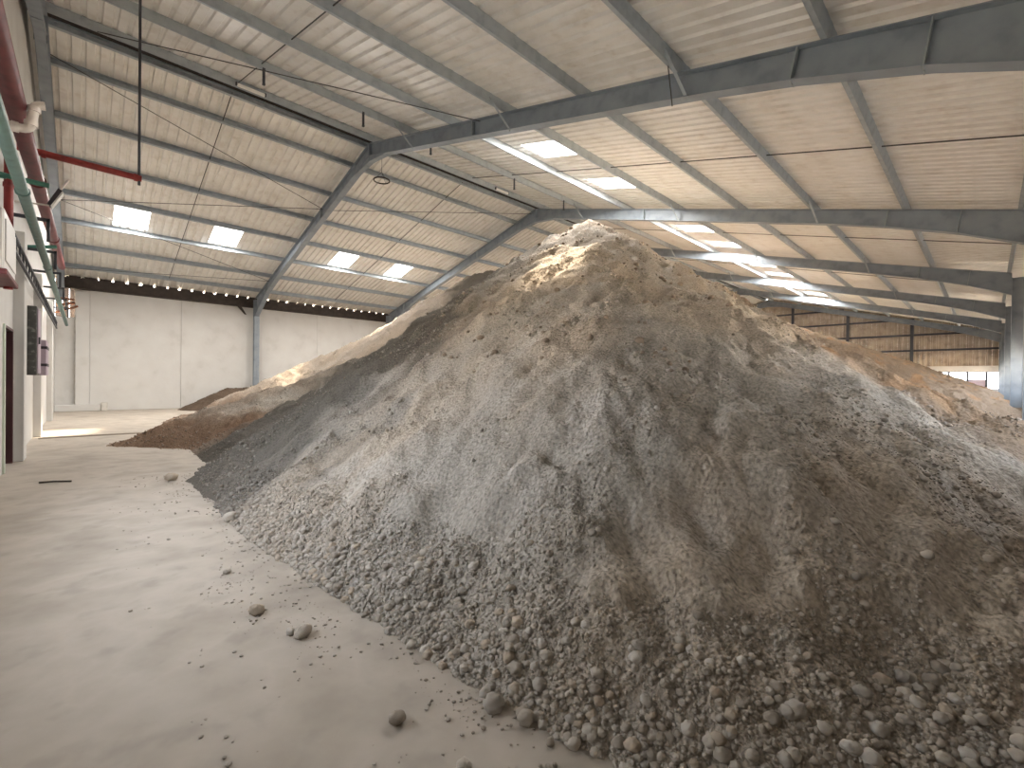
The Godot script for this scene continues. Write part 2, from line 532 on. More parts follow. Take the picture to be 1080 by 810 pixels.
func roof() -> void:
	var c := Node3D.new()
	c.name = "ceiling"
	add_child(c)
	tag(c, "cream corrugated steel roof sheets of the hall", "ceiling", "", "structure")
	for side in 2:
		var x_low: float = XL - 0.15 if side == 0 else XR + 0.25
		var gap: Vector2 = Vector2(-23.75, -22.15) if side == 0 else Vector2(-8.05, -9.45)
		var x_top: float = XA - 0.3 if side == 0 else XA + 0.3
		var whole := sheet_mesh(x_low, x_top)
		var low := sheet_mesh(x_low, gap.x)
		var high := sheet_mesh(gap.y, x_top)
		var clear := sheet_mesh(gap.x, gap.y)
		var lights: Array = SKY_LEFT if side == 0 else SKY_RIGHT
		for k in range(-2, 46):
			var z := -0.82 - SHEET * k
			if k in lights:
				for m in [low, high]:
					var o := put("roof_sheet", m, M.sheet, c)
					o.position.z = z
				var p := put("roof_light", clear, M.roof_light, c)
				p.position.z = z
				roof_lamp(gap, z, side)
			else:
				var o := put("roof_sheet", whole, M.sheet, c)
				o.position.z = z
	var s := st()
	# ridge capping over the joint, coloured dark for the shade under it
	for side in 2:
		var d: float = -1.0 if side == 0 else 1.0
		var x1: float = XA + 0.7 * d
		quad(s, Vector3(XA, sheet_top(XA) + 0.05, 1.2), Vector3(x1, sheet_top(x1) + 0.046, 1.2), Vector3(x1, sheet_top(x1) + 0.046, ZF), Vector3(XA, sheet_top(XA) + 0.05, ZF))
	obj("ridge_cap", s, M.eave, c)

func roof_lamp(gap: Vector2, z: float, side: int) -> void:
	var l := AreaLight3D.new()
	l.name = numbered("roof_light_glow")
	add_child(l)
	var x := (gap.x + gap.y) / 2.0
	l.position = Vector3(x, sheet_top(x) - 0.03, z - SHEET / 2.0)
	var n := Vector3(SR if side == 1 else -SL, 1.0, 0.0).normalized()
	l.basis = Basis.looking_at(-n, Vector3(0, 0, 1))
	l.area_size = Vector2(absf(gap.x - gap.y) * 0.96, SHEET * 0.96)
	l.light_energy = 7.5 if side == 0 else 13.0
	l.light_color = Color(1.0, 0.98, 0.95)
	l.shadow_enabled = true

# ---------------------------------------------------------------- portal frames
# a plate between two polylines (bottom and top) in the x-y plane
func plate(s: SurfaceTool, bottom: Array, top: Array, z0: float, z1: float) -> void:
	for i in bottom.size() - 1:
		var a: Vector2 = bottom[i]; var b: Vector2 = bottom[i + 1]
		var c: Vector2 = top[i]; var d: Vector2 = top[i + 1]
		hexa(s, [Vector3(a.x, a.y, z0), Vector3(b.x, b.y, z0), Vector3(b.x, b.y, z1), Vector3(a.x, a.y, z1),
			Vector3(c.x, c.y, z0), Vector3(d.x, d.y, z0), Vector3(d.x, d.y, z1), Vector3(c.x, c.y, z1)])

func shifted(line: Array, dy: float) -> Array:
	var o := []
	for p in line: o.append(p + Vector2(0, dy))
	return o

func frames() -> void:
	var names := ["against the gable wall with the pipes", "over the crest of the gravel heap", "above the top of the main gravel heap", "behind the main gravel heap",
		"second behind the main gravel heap", "third behind the main gravel heap", "against the far gable wall with the windows"]
	for i in FRAME_Z.size():
		var f := thing("portal_frame", "grey steel portal frame of rafters and columns, " + names[i], "portal frame", Vector3(-14.0, 0, FRAME_Z[i]), "steel portal frames of the hall")
		if i == 1: f.set_meta("label", "grey steel portal frame crossing in front of the main heap, first from the pipes")
		var ox := 14.0
		# right rafter: straight, then deepening to the knee
		var rx := [XA, -9.0, -3.2, -1.85, -0.48, 0.55]
		var rd := [0.44, 0.42, 0.42, 0.46, 0.58, 0.76]
		var lx := [XA, -19.0, -25.2, -26.6, -28.0, -28.62]
		var ld := [0.44, 0.42, 0.42, 0.5, 0.86, 1.02]
		for side in 2:
			var xs: Array = lx if side == 0 else rx
			var ds: Array = ld if side == 0 else rd
			var top := []
			var bot := []
			for k in xs.size():
				top.append(Vector2(xs[k] + ox, rafter_top(xs[k]) - 0.005))
				bot.append(Vector2(xs[k] + ox, rafter_top(xs[k]) - ds[k]))
			var s := st()
			plate(s, shifted(bot, 0.015), shifted(top, -0.015), -0.006, 0.006)
			var web := obj("rafter", s, M.steel, f)
			s = st()
			plate(s, shifted(top, -0.016), top, -0.11, 0.11)
			obj("top_flange", s, M.steel, web)
			s = st()
			plate(s, bot, shifted(bot, 0.016), -0.11, 0.11)
			obj("bottom_flange", s, M.steel, web)
			var stiff: Array = [-1.85, -0.48, -9.0] if side == 1 else [-26.6, -19.0]
			for x in stiff:
				var k: int = xs.find(x)
				s = st()
				var lean: float = 0.08 if k > 2 else 0.0
				plate(s, [Vector2(x + ox - 0.008 - lean, bot[k].y + 0.016), Vector2(x + ox + 0.008 - lean, bot[k].y + 0.016)], [Vector2(x + ox - 0.008, top[k].y - 0.016), Vector2(x + ox + 0.008, top[k].y - 0.016)], 0.007, 0.1)
				plate(s, [Vector2(x + ox - 0.008 - lean, bot[k].y + 0.016), Vector2(x + ox + 0.008 - lean, bot[k].y + 0.016)], [Vector2(x + ox - 0.008, top[k].y - 0.016), Vector2(x + ox + 0.008, top[k].y - 0.016)], -0.1, -0.007)
				obj("stiffener", s, M.stiffener, web)
			# column
			if i == 0: continue
			s = st()
			var cx0: float = 0.55 if side == 1 else -28.9
			var cx1: float = 1.1 if side == 1 else -28.62
			var y1: float = minf(rafter_top(cx0), rafter_top(cx1)) - 0.02
			box(s, Vector3(cx0 + ox, 0.0, -0.006), Vector3(cx1 + ox, y1, 0.006))
			box(s, Vector3(cx0 + ox, 0.0, -0.13), Vector3(cx0 + ox + 0.016, y1, 0.13))
			box(s, Vector3(cx1 + ox - 0.016, 0.0, -0.13), Vector3(cx1 + ox, y1, 0.13))
			box(s, Vector3(cx0 + ox - 0.08, 0.0, -0.2), Vector3(cx1 + ox + 0.08, 0.025, 0.2))
			obj("column", s, M.steel, f)
		# bolted end plates at the apex
		var s2 := st()
		var ay := rafter_top(XA)
		box(s2, Vector3(XA + ox - 0.022, ay - 0.62, -0.11), Vector3(XA + ox + 0.022, ay - 0.01, 0.11))
		plate(s2, [Vector2(XA + ox - 1.1, rafter_top(XA - 1.1) - 0.45), Vector2(XA + ox, ay - 0.62), Vector2(XA + ox + 1.1, rafter_top(XA + 1.1) - 0.45)],
			[Vector2(XA + ox - 1.1, rafter_top(XA - 1.1) - 0.43), Vector2(XA + ox, ay - 0.44), Vector2(XA + ox + 1.1, rafter_top(XA + 1.1) - 0.43)], -0.09, 0.09)
		obj("apex_plate", s2, M.steel, f)

# ---------------------------------------------------------------- purlins, rods, braces
func channel(x: float, side: int) -> SurfaceTool:
	var s := st()
	var slope: float = SL if side == 0 else -SR
	var up := Vector3(-slope, 1.0, 0.0).normalized()
	var along := Vector3(1.0, slope, 0.0).normalized() * (1.0 if side == 0 else -1.0)   # flanges point up the slope
	var o := Vector3(0, 0, 0)
	for part in [[0.0, 0.006, 0.0, 0.198], [0.0, 0.075, 0.0, 0.006], [0.0, 0.075, 0.192, 0.198], [0.069, 0.075, 0.0, 0.025], [0.069, 0.075, 0.173, 0.198]]:
		var p := []
		for y in [part[2], part[3]]:
			for q in [[part[0], 0.0], [part[1], 0.0], [part[1], 1.0], [part[0], 1.0]]:
				p.append(o + along * q[0] + up * y + Vector3(0, 0, 24.8 if q[1] == 0.0 else -24.2))
		hexa(s, p)
	return s

func purlins() -> void:
	var order := ["ridge", "first", "second", "third", "fourth", "fifth", "sixth", "seventh", "eaves"]
	for side in 2:
		var xs: Array = LEFT_PURLINS if side == 0 else RIGHT_PURLINS
		var where: String = "roof slope over the white wall" if side == 0 else "roof slope opposite the white wall"
		for i in xs.size():
			var x: float = xs[i]
			var o := obj("purlin", channel(x, side), M.purlin, null)
			o.position = Vector3(x, rafter_top(x), -24.0)
			var which: String = order[i] if i < xs.size() - 1 else "eaves"
			var lab: String = "grey steel channel purlin, %s the ridge, %s" % [which + " down from" if i > 0 and i < xs.size() - 1 else ("next to" if i == 0 else "farthest from"), "above the white wall" if side == 0 else "opposite the white wall"]
			tag(o, lab, "purlin", "roof purlins")
		# rods tying the purlins at the middle of each bay
		for b in 6:
			var z: float = -3.05 - 8.2 * b
			var x0: float = xs[0]
			var x1: float = xs[xs.size() - 1]
			var s := st()
			tube(s, [Vector3(x0, rafter_top(x0) + 0.12, z), Vector3(x1, rafter_top(x1) + 0.12, z)], 0.013, 6)
			var r := obj("sag_rod", s, M.wire, null)
			tag(r, "thin dark tie rod across purlins %s, bay %s from the pipes" % ["above the white wall" if side == 0 else "opposite the white wall", ["first", "second", "third", "fourth", "fifth", "sixth"][b]], "rod", "tie rods " + where)
	# crossed wind bracing under the near bay of the slope over the white wall
	var lines := [[Vector3(-15.6, 0, 0.6), Vector3(-18.75, 0, -7.05), "from the ridge end down to the first frame"], [Vector3(-22.1, 0, 0.6), Vector3(-18.75, 0, -7.05), "rising from the pipes to the first frame"],
		[Vector3(-22.1, 0, 0.6), Vector3(-26.0, 0, -7.05), "past the two roof lights of the near bay"], [Vector3(-18.75, 0, -7.25), Vector3(-14.9, 0, -15.3), "between the first and second frames"], [Vector3(-27.6, 0, 0.6), Vector3(-26.0, 0, -7.05), "just above the eave of the white wall"], [Vector3(-8.6, 0, -7.0), Vector3(-13.9, 0, -0.2), "on the slope opposite the white wall"]]
	for l in lines:
		var a: Vector3 = l[0]; var b: Vector3 = l[1]
		a.y = rafter_top(a.x) - 0.12
		b.y = rafter_top(b.x) - 0.12
		var s := st()
		tube(s, [a, b], 0.011, 6)
		var o := obj("bracing_cable", s, M.wire, null)
		tag(o, "thin dark bracing cable under the roof, " + l[2], "cable", "roof bracing cables")
	# knee braces from purlin to rafter
	for i in range(1, 6):
		for x in [-3.55, -12.0, -7.75]:
			var zr: float = FRAME_Z[i]
			if x == -7.75: zr += 0.0
			var s := st()
			var low := Vector3(x + 0.1, rafter_top(x) - 0.44, zr + 0.1)
			var top := Vector3(x, rafter_top(x) + 0.1, zr + 0.62)
			var dir := (top - low).normalized()
			var sidev := Vector3(1, 0, 0)
			var upv := dir.cross(sidev).normalized()
			for w in [[0.05, 0.005], [0.005, 0.05]]:
				var p := []
				for e in [low - dir * 0.06, top]:
					for q in [[0, 0], [1, 0], [1, 1], [0, 1]]:
						p.append(e + sidev * (q[0] * w[0]) + upv * (q[1] * w[1]))
				hexa(s, p)
			var o := obj("fly_brace", s, M.purlin, null)
			tag(o, "short pale angle brace from a purlin down to a rafter flange", "brace", "knee braces of the rafters")
	# short hangers under the first purlins
	for z in [-3.1, -5.6, -7.8, -11.4, -14.2]:
		var s := st()
		box(s, Vector3(-0.012, -0.34, -0.03), Vector3(0.012, 0.05, 0.03))
		box(s, Vector3(-0.03, -0.36, -0.03), Vector3(0.03, -0.33, 0.03))
		var o := obj("hanger_strap", s, M.dark_steel, null)
		o.position = Vector3(-12.0, rafter_top(-12.0), z)
		tag(o, "short dark steel strap hanging from the first purlin off the ridge", "strap", "straps under the first purlin")

# ---------------------------------------------------------------- gable wall by the camera
func gable_near() -> void:
	var w := Node3D.new()
	w.name = "wall_front"
	add_child(w)
	tag(w, "white gable wall with pilasters beside the gravel heap", "wall", "", "structure")
	# outline in x-y, split round the big doorway beside the camera and the door
	var s := st()
	var z0 := ZN
	var z1 := ZN + 0.25
	var parts := [[-29.6, -12.35, 0.0], [-12.35, -11.0, 2.45], [-11.0, -8.2, 0.0], [-8.2, -3.07, 3.3], [-3.07, 1.2, 0.0]]
	for p in parts:
		var n := 6
		for k in n:
			var xa: float = lerpf(p[0], p[1], float(k) / n)
			var xb: float = lerpf(p[0], p[1], float(k + 1) / n)
			var cuts := [xa, xb]
			if xa < XA and xb > XA: cuts = [xa, XA, xb]
			for c in cuts.size() - 1:
				plate(s, [Vector2(cuts[c], p[2]), Vector2(cuts[c + 1], p[2])], [Vector2(cuts[c], sheet_top(cuts[c]) - 0.02), Vector2(cuts[c + 1], sheet_top(cuts[c + 1]) - 0.02)], z0, z1)
	obj("masonry", s, M.wall, w)
	for x in [[-12.45, -12.95], [-17.2, -17.75], [-23.0, -23.6]]:
		s = st()
		cbox(s, Vector3(x[0], 0.0, 0.8), Vector3(x[1], 4.3, ZN + 0.01), 0.01)
		obj("pilaster", s, M.wall, w)
	# door
	var d := Node3D.new()
	d.name = "door_1"
	add_child(d)
	d.position = Vector3(-11.68, 0, ZN)
	tag(d, "dark maroon door in the white gable wall", "door", "", "structure")
	s = st()
	cbox(s, Vector3(-0.6, 0.02, 0.1), Vector3(0.58, 2.4, 0.15), 0.006)
	obj("door_leaf", s, M.door, d)
	s = st()
	cbox(s, Vector3(-0.67, 0.0, -0.02), Vector3(-0.6, 2.45, 0.2), 0.006)
	cbox(s, Vector3(-0.6, 2.4, -0.02), Vector3(0.6, 2.45, 0.2), 0.006)
	obj("door_frame", s, M.door, d)
	s = st()
	cbox(s, Vector3(0.6, 0.0, -0.03), Vector3(0.68, 2.45, 0.2), 0.006)
	obj("door_post", s, M.jamb, d)
	s = st()
	tube(s, bend([Vector3(0.48, 1.05, 0.1), Vector3(0.48, 1.05, 0.04), Vector3(0.36, 1.05, 0.04)], 0.02), 0.011, 8)
	obj("handle", s, M.purlin, d)
	s = st()
	cbox(s, Vector3(-0.6, 1.15, 0.085), Vector3(-0.4, 1.33, 0.1), 0.004)
	obj("notice", s, M.white, d)
	# strip of windows beside the camera, as in the far gable
	s = st()
	box(s, Vector3(-8.2, 0.0, z0), Vector3(-3.07, 1.45, z1))
	obj("window_apron", s, M.wall, w)
	for k in 5:
		var xr := -3.08 - k * 1.02
		s = st()
		cbox(s, Vector3(xr - 1.02, 1.45, z0 + 0.08), Vector3(xr - 0.96, 3.3, z0 + 0.2), 0.005)
		cbox(s, Vector3(xr - 0.96, 1.45, z0 + 0.08), Vector3(xr, 1.5, z0 + 0.2), 0.005)
		cbox(s, Vector3(xr - 0.96, 3.25, z0 + 0.08), Vector3(xr, 3.3, z0 + 0.2), 0.005)
		obj("window_frame", s, M.dark_steel, w)
		s = st()
		box(s, Vector3(xr - 0.96, 1.5, z0 + 0.13), Vector3(xr, 3.25, z0 + 0.136))
		obj("pane", s, M.glass, w)
	# timbers of the broken corner; dark boards added behind to shut out the sky
	s = st()
	for k in 7:
		cbox(s, Vector3(-30.3, 0.0, 1.2 - k * 0.24), Vector3(-30.26, 6.3, 1.2 - k * 0.24 - 0.225), 0.004)
	box(s, Vector3(-30.3, 6.2, 1.2), Vector3(-29.3, 6.26, -0.5))
	struct("trim_2", s, M.charred, "added dark boarding hiding the sky behind the broken corner of the white wall", "boarding")
	var bits := [[Vector3(-29.6, 4.55, 0.95), Vector3(-29.0, 4.85, 0.2), 0.05], [Vector3(-29.5, 4.9, 0.9), Vector3(-29.1, 5.0, 0.3), 0.06], [Vector3(-29.4, 5.25, 0.9), Vector3(-29.2, 5.15, 0.32), 0.05]]
	for b in bits:
		s = st()
		tube(s, [b[0], b[1]], b[2], 4)
		var o := obj("broken_timber", s, M.wood, null)
		tag(o, "splintered brown timber in the broken corner above the white panel", "timber", "broken timbers in the wall corner")

# ---------------------------------------------------------------- far gable with its strip of windows
func gable_far() -> void:
	var w := Node3D.new()
	w.name = "wall_back"
	add_child(w)
	tag(w, "far gable wall clad in brown ribbed sheets above a white band", "wall", "", "structure")
	var s := st()
	box(s, Vector3(XL, 0.0, ZF - 0.25), Vector3(XR, 1.4, ZF))
	obj("dwarf_wall", s, M.wall, w)
	s = st()
	cbox(s, Vector3(XL, 2.72, ZF - 0.2), Vector3(XR, 3.15, ZF + 0.06), 0.01)
	obj("lintel_band", s, M.wall, w)
	s = st()
	box(s, Vector3(XL, 1.4, ZF - 0.25), Vector3(-13.0, 2.72, ZF))
	obj("masonry", s, M.wall, w)
	# ribbed sheets
	var x := XR
	while x > XL:
		var x2 := maxf(x - 1.0, XL)
		s = st()
		var prof := [[0.0, 0.0], [0.19, 0.0], [0.22, 0.09], [0.30, 0.09], [0.333, 0.0]]
		for rib in 3:
			for i in 4:
				var xa: float = x - rib * 0.3333 - prof[i][0]
				var xb: float = x - rib * 0.3333 - prof[i + 1][0]
				var za: float = ZF - 0.05 + prof[i][1]
				var zb: float = ZF - 0.05 + prof[i + 1][1]
				quad(s, Vector3(xa, 3.12, za), Vector3(xb, 3.12, zb), Vector3(xb, sheet_top(xb) + 0.02, zb), Vector3(xa, sheet_top(xa) + 0.02, za))
		obj("cladding_sheet", s, M.cladding, w)
		x = x2
	for y in [4.35, 5.6, 6.85, 8.1]:
		s = st()
		var xl := maxf(XL, XA - (9.7 - y) / SL)
		var xr := minf(XR, XA + (9.7 - y) / SR)
		box(s, Vector3(xl, y, ZF + 0.02), Vector3(xr, y + 0.14, ZF + 0.14))
		obj("girt", s, M.dark_steel, w)
	for px in [-4.2, -8.4, -12.6, -17.0, -21.5, -25.5]:
		s = st()
		box(s, Vector3(px - 0.1, 0.0, ZF + 0.15), Vector3(px + 0.1, rafter_top(px) - 0.3, ZF + 0.3))
		obj("gable_post", s, M.dark_steel, w)
	# windows: frame, panes
	for k in 13:
		var xr := 0.95 - k * 1.0
		var n := Node3D.new()
		n.name = "window_%d" % (k + 1)
		add_child(n)
		n.position = Vector3(xr, 1.4, ZF)
		tag(n, "bright daylit window in the strip under the white band of the far gable", "window", "windows of the far gable", "structure")
		s = st()
		cbox(s, Vector3(-1.0, 0.0, -0.12), Vector3(-0.94, 1.32, 0.02), 0.005)
		cbox(s, Vector3(-0.06, 0.0, -0.12), Vector3(0.0, 1.32, 0.02), 0.005)
		cbox(s, Vector3(-0.94, 0.0, -0.12), Vector3(-0.06, 0.06, 0.02), 0.005)
		cbox(s, Vector3(-0.94, 1.26, -0.12), Vector3(-0.06, 1.32, 0.02), 0.005)
		obj("window_frame", s, M.dark_steel, n)
		if k == 0:
			for j in 5:
				s = st()
				hexa(s, [Vector3(-0.94, 0.25 + j * 0.2, -0.1), Vector3(-0.06, 0.25 + j * 0.2, -0.1), Vector3(-0.06, 0.22 + j * 0.2, 0.0), Vector3(-0.94, 0.22 + j * 0.2, 0.0),
					Vector3(-0.94, 0.27 + j * 0.2, -0.1), Vector3(-0.06, 0.27 + j * 0.2, -0.1), Vector3(-0.06, 0.24 + j * 0.2, 0.0), Vector3(-0.94, 0.24 + j * 0.2, 0.0)])
				obj("louvre", s, M.lilac, n)
		elif k == 1:
			s = st()
			cbox(s, Vector3(-0.94, 0.06, -0.07), Vector3(-0.06, 0.72, -0.04), 0.004)
			obj("lower_panel", s, M.lilac, n)
		s = st()
		box(s, Vector3(-0.94, 0.72 if k == 1 else 0.06, -0.062), Vector3(-0.06, 1.26, -0.056))
		obj("pane", s, M.glass, n)

# ---------------------------------------------------------------- wall on the other long side
func wall_right() -> void:
	var w := Node3D.new()
	w.name = "wall_right"
	add_child(w)
	tag(w, "low masonry wall with a strip of windows and cream sheets above", "wall", "", "structure")
	var s := st()
	box(s, Vector3(XR, 0.0, ZN + 0.25), Vector3(XR + 0.22, 1.4, ZF - 0.25))
	obj("dwarf_wall", s, M.raw, w)
	s = st()
	box(s, Vector3(XR, 1.4, ZN + 0.25), Vector3(XR + 0.22, 2.9, -5.5))
	obj("masonry", s, M.raw, w)
	s = st()
	box(s, Vector3(XR, 2.9, ZN + 0.25), Vector3(XR + 0.22, 3.15, ZF - 0.25))
	obj("lintel_band", s, M.wall, w)
	s = st()
	box(s, Vector3(XR, 3.15, ZN + 0.25), Vector3(XR + 0.12, sheet_top(XR + 0.15) - 0.01, ZF - 0.25))
	obj("cladding", s, M.sheet, w)
	for i in 29:
		var z := -5.5 - 1.5 * i
		s = st()
		cbox(s, Vector3(XR + 0.04, 1.4, z - 0.04), Vector3(XR + 0.16, 2.9, z + 0.04), 0.005)
		obj("mullion", s, M.dark_steel, w)
		if i < 28:
			s = st()
			box(s, Vector3(XR + 0.08, 1.4, z - 0.04), Vector3(XR + 0.086, 2.9, z - 1.46))
			obj("pane", s, M.glass, w)

# ---------------------------------------------------------------- the gravel pile
func axis_steps(a: float, b: float, d0: float, grow: float, dmax: float) -> PackedFloat32Array:
	var out := PackedFloat32Array()
	var x := a
	var d := d0
	while x > b:
		out.append(x)
		x -= d
		d = minf(d * grow, dmax)
	out.append(b)
	return out

func heap_mesh(xs: PackedFloat32Array, zs: PackedFloat32Array, hf: Callable, cf: Callable, cut := -0.05) -> ArrayMesh:
	var nx := xs.size()
	var nz := zs.size()
	var v := PackedVector3Array()
	v.resize(nx * nz)
	for i in nx:
		for j in nz:
			v[i * nz + j] = Vector3(xs[i], hf.call(xs[i], zs[j]), zs[j])
	var nrm := PackedVector3Array(); nrm.resize(nx * nz)
	var col := PackedColorArray(); col.resize(nx * nz)
	for i in nx:
		for j in nz:
			var a := v[mini(i + 1, nx - 1) * nz + j] - v[maxi(i - 1, 0) * nz + j]
			var b := v[i * nz + mini(j + 1, nz - 1)] - v[i * nz + maxi(j - 1, 0)]
			var n := a.cross(b).normalized()
			nrm[i * nz + j] = n if n.y > 0 else -n
			var p := v[i * nz + j]
			if p.y > -0.3: col[i * nz + j] = cf.call(p.x, p.y, p.z)
	var idx := PackedInt32Array()
	for i in nx - 1:
		for j in nz - 1:
			var a := i * nz + j
			var b := a + 1
			var c := a + nz
			var d := c + 1
			if maxf(maxf(v[a].y, v[b].y), maxf(v[c].y, v[d].y)) < cut:
				continue
			# x and z both run downwards: a, c, d, b is clockwise from above
			idx.append_array(PackedInt32Array([a, c, d, a, d, b]))
	var arr := []
	arr.resize(Mesh.ARRAY_MAX)
	arr[Mesh.ARRAY_VERTEX] = v
	arr[Mesh.ARRAY_NORMAL] = nrm
	arr[Mesh.ARRAY_COLOR] = col
	arr[Mesh.ARRAY_INDEX] = idx
	var m := ArrayMesh.new()
	m.add_surface_from_arrays(Mesh.PRIMITIVE_TRIANGLES, arr)
	return m

func stone_mesh(seed_: int, seg: int, rings: int, rough: float) -> ArrayMesh:
	var n := FastNoiseLite.new()
	n.seed = seed_
	n.frequency = 0.75
	n.fractal_octaves = 3
	var sp := SphereMesh.new()
	sp.radius = 1.0
	sp.height = 2.0
	sp.radial_segments = seg
	sp.rings = rings
	var a := sp.get_mesh_arrays()
	var v: PackedVector3Array = a[Mesh.ARRAY_VERTEX]
	var r := RandomNumberGenerator.new()
	r.seed = seed_
	var sc := Vector3(r.randf_range(0.85, 1.2), r.randf_range(0.65, 0.9), r.randf_range(0.85, 1.15))
	var s := SurfaceTool.new()
	s.begin(Mesh.PRIMITIVE_TRIANGLES)
	s.set_smooth_group(0)
	var q := PackedVector3Array()
	for p in v:
		var k := 1.0 + rough * n.get_noise_3d(p.x * 1.6 + seed_, p.y * 1.6, p.z * 1.6)
		q.append(p * k * sc)
	var ix: PackedInt32Array = a[Mesh.ARRAY_INDEX]
	for i in ix:
		s.add_vertex(q[i])
	s.generate_normals()
	s.index()
	return s.commit()

func pile() -> void:
	var p := thing("gravel_pile", "huge pale grey-brown heap of gravel and earth filling the hall", "gravel pile", Vector3.ZERO)
	var xs := axis_steps(1.18, -28.9, 0.028, 1.0036, 0.16)
	var zs := axis_steps(-0.2, -46.0, 0.028, 1.0038, 0.2)
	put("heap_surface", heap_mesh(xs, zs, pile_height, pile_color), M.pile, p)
	# stones
	var shapes := []
	for k in 5: shapes.append(stone_mesh(100 + k, 8, 5, 0.25))
	var fine_shapes := []
	for k in 6: fine_shapes.append(stone_mesh(200 + k, 16, 9, 0.3))
	var stones := []   # [position, radius, tone]
	var tries := 0
	while tries < 84000:
		tries += 1
		var x: float
		var z: float
		var u := rng.randf()
		if tries < 30000:
			# the toe of the heap in front
			x = 0.9 - 7.5 * pow(rng.randf(), 1.2)
			z = toe(x) - 1.25 * pow(u, 1.4) + 0.1
		elif tries < 60000:
			x = 0.9 - 10.0 * pow(rng.randf(), 1.1)
			z = toe(x) - 6.5 * u
		else:
			x = 0.9 - 22.0 * rng.randf()
			z = toe(x) - 11.0 * rng.randf()
		var h := pile_height(x, z)
		if h < -0.02 or x > 1.1: continue
		var low := clampf(1.0 - h / 0.6, 0.0, 1.0)
		var patch := n_mid.get_noise_2d(x * 0.5 + 17.0, z * 0.35) + 0.7 * n_run.get_noise_2d(x * 2.0, z * 0.6)
		if low < 0.3 and patch < 0.1 + 0.15 * rng.randf(): continue
		var r := lerpf(0.005, 0.010, pow(rng.randf(), 1.5))
		if low > 0.0 and rng.randf() < 0.2 + 0.4 * low:
			r = lerpf(0.007, 0.018, pow(rng.randf(), 2.0)) * lerpf(0.7, 1.1, low)
		if low > 0.5 and rng.randf() < 0.022 * (1.0 + 2.0 * low):
			r = lerpf(0.017, 0.038, pow(rng.randf(), 1.7))
		if tries >= 60000: r = lerpf(0.010, 0.030, pow(rng.randf(), 3.0))
		stones.append([Vector3(x, maxf(h, 0.0) + r * 0.28, z), r, rng.randf(), low])
	# crumbs and stones scattered over the bare floor
	for i in 1500:
		var x := 0.2 - 9.5 * pow(rng.randf(), 1.2)
		var gap := pow(rng.randf(), 2.6) * 1.1
		var z := toe(x) + 0.05 + gap
		if n_mid.get_noise_2d(x * 0.8, z * 0.8) < -0.02 + 0.15 * gap: continue
		var r := lerpf(0.004, 0.013, pow(rng.randf(), 2.0))
		stones.append([Vector3(x, r * 0.5, z), r, rng.randf() * 0.6, 2.0])
	for q in [[-4.22, -0.92], [-4.33, -1.2], [-3.91, -0.76], [-3.34, -1.08], [-2.99, -1.18], [-3.4, -0.86], [-2.31, -1.38], [-1.81, -1.35], [-2.92, -1.0], [-1.7, -1.5], [-5.0, -1.1], [-8.6, -0.95], [-7.6, -1.0]]:
		for i in 40:
			var a := rng.randf() * TAU
			var d := 0.24 * pow(rng.randf(), 0.8)
			var r := lerpf(0.002, 0.010, pow(rng.randf(), 2.5))
			stones.append([Vector3(q[0] + cos(a) * d * 1.3, r * 0.5, q[1] + sin(a) * d * 0.6), r, rng.randf() * 0.3 + 0.4, 3.0])
	# brown clods stuck in the upper slope
	for i in 1000:
		var x := -2.0 - 9.0 * rng.randf()
		var z := -3.2 - 8.0 * rng.randf()
		var h := pile_height(x, z)
		if h < 1.6 or n_mid.get_noise_2d(x * 0.7 + 60.0, z * 0.7) < 0.12: continue
		var r := lerpf(0.018, 0.06, pow(rng.randf(), 3.0))
		stones.append([Vector3(x, h + r * 0.15, z), r, rng.randf(), 4.0])
	# the largest as seen are things of their own
	stones.sort_custom(func(a, b): return a[1] / a[0].length() > b[1] / b[0].length())
	var single := 0
	var rest := []
	var eye := Vector3(0, 1.6, 0)
	var fwd := Vector3(-sin(deg_to_rad(46.47)), 0, -cos(deg_to_rad(46.47)))
	for a in stones:
		var dir: Vector3 = a[0] - eye
		var flat := Vector3(dir.x, 0, dir.z)
		var seen_: bool = dir.dot(fwd) > 0.2 and absf(dir.y) / dir.dot(fwd) < 0.86 and absf(flat.cross(fwd).y) / dir.dot(fwd) < 1.15
		if single < 275 and seen_ and a[1] > 0.012 and a[3] < 2.5:
			rock(a[0], a[1], fine_shapes[single % 6], single, a[3])
			single += 1
		else:
			rest.append(a)
	# placed stones on the bare floor
	var set_ := [[-1.88, -1.07, 0.04], [-1.64, -1.46, 0.05], [-1.47, -1.51, 0.042], [-1.41, -1.57, 0.016], [-2.92, -1.0, 0.05], [-2.99, -0.95, 0.03], [-3.4, -0.86, 0.05], [-5.82, -1.2, 0.07],
		[-1.77, -1.62, 0.04], [-1.64, -1.72, 0.028], [-0.94, -1.85, 0.066], [-2.43, -1.54, 0.034], [-2.96, -1.55, 0.044], [-1.31, -1.5, 0.02], [-1.22, -1.43, 0.012], [-1.46, -1.14, 0.03], [-1.07, -1.78, 0.035], [-8.73, -1.0, 0.09], [-4.27, -0.86, 0.03], [-1.2, -1.72, 0.04], [-0.72, -1.83, 0.05], [-0.55, -1.9, 0.045], [-0.8, -1.74, 0.03]]
	for i in set_.size():
		var a: Array = set_[i]
		rock(Vector3(a[0], a[2] * 0.6, a[1]), a[2], fine_shapes[(i * 5 + 2) % 6], i * 7 + 3, 2.0)
	var shades := [Color(0.44, 0.39, 0.34), Color(0.36, 0.32, 0.28), Color(0.52, 0.475, 0.425), Color(0.27, 0.24, 0.21), Color(0.43, 0.36, 0.29), Color(0.58, 0.54, 0.49)]
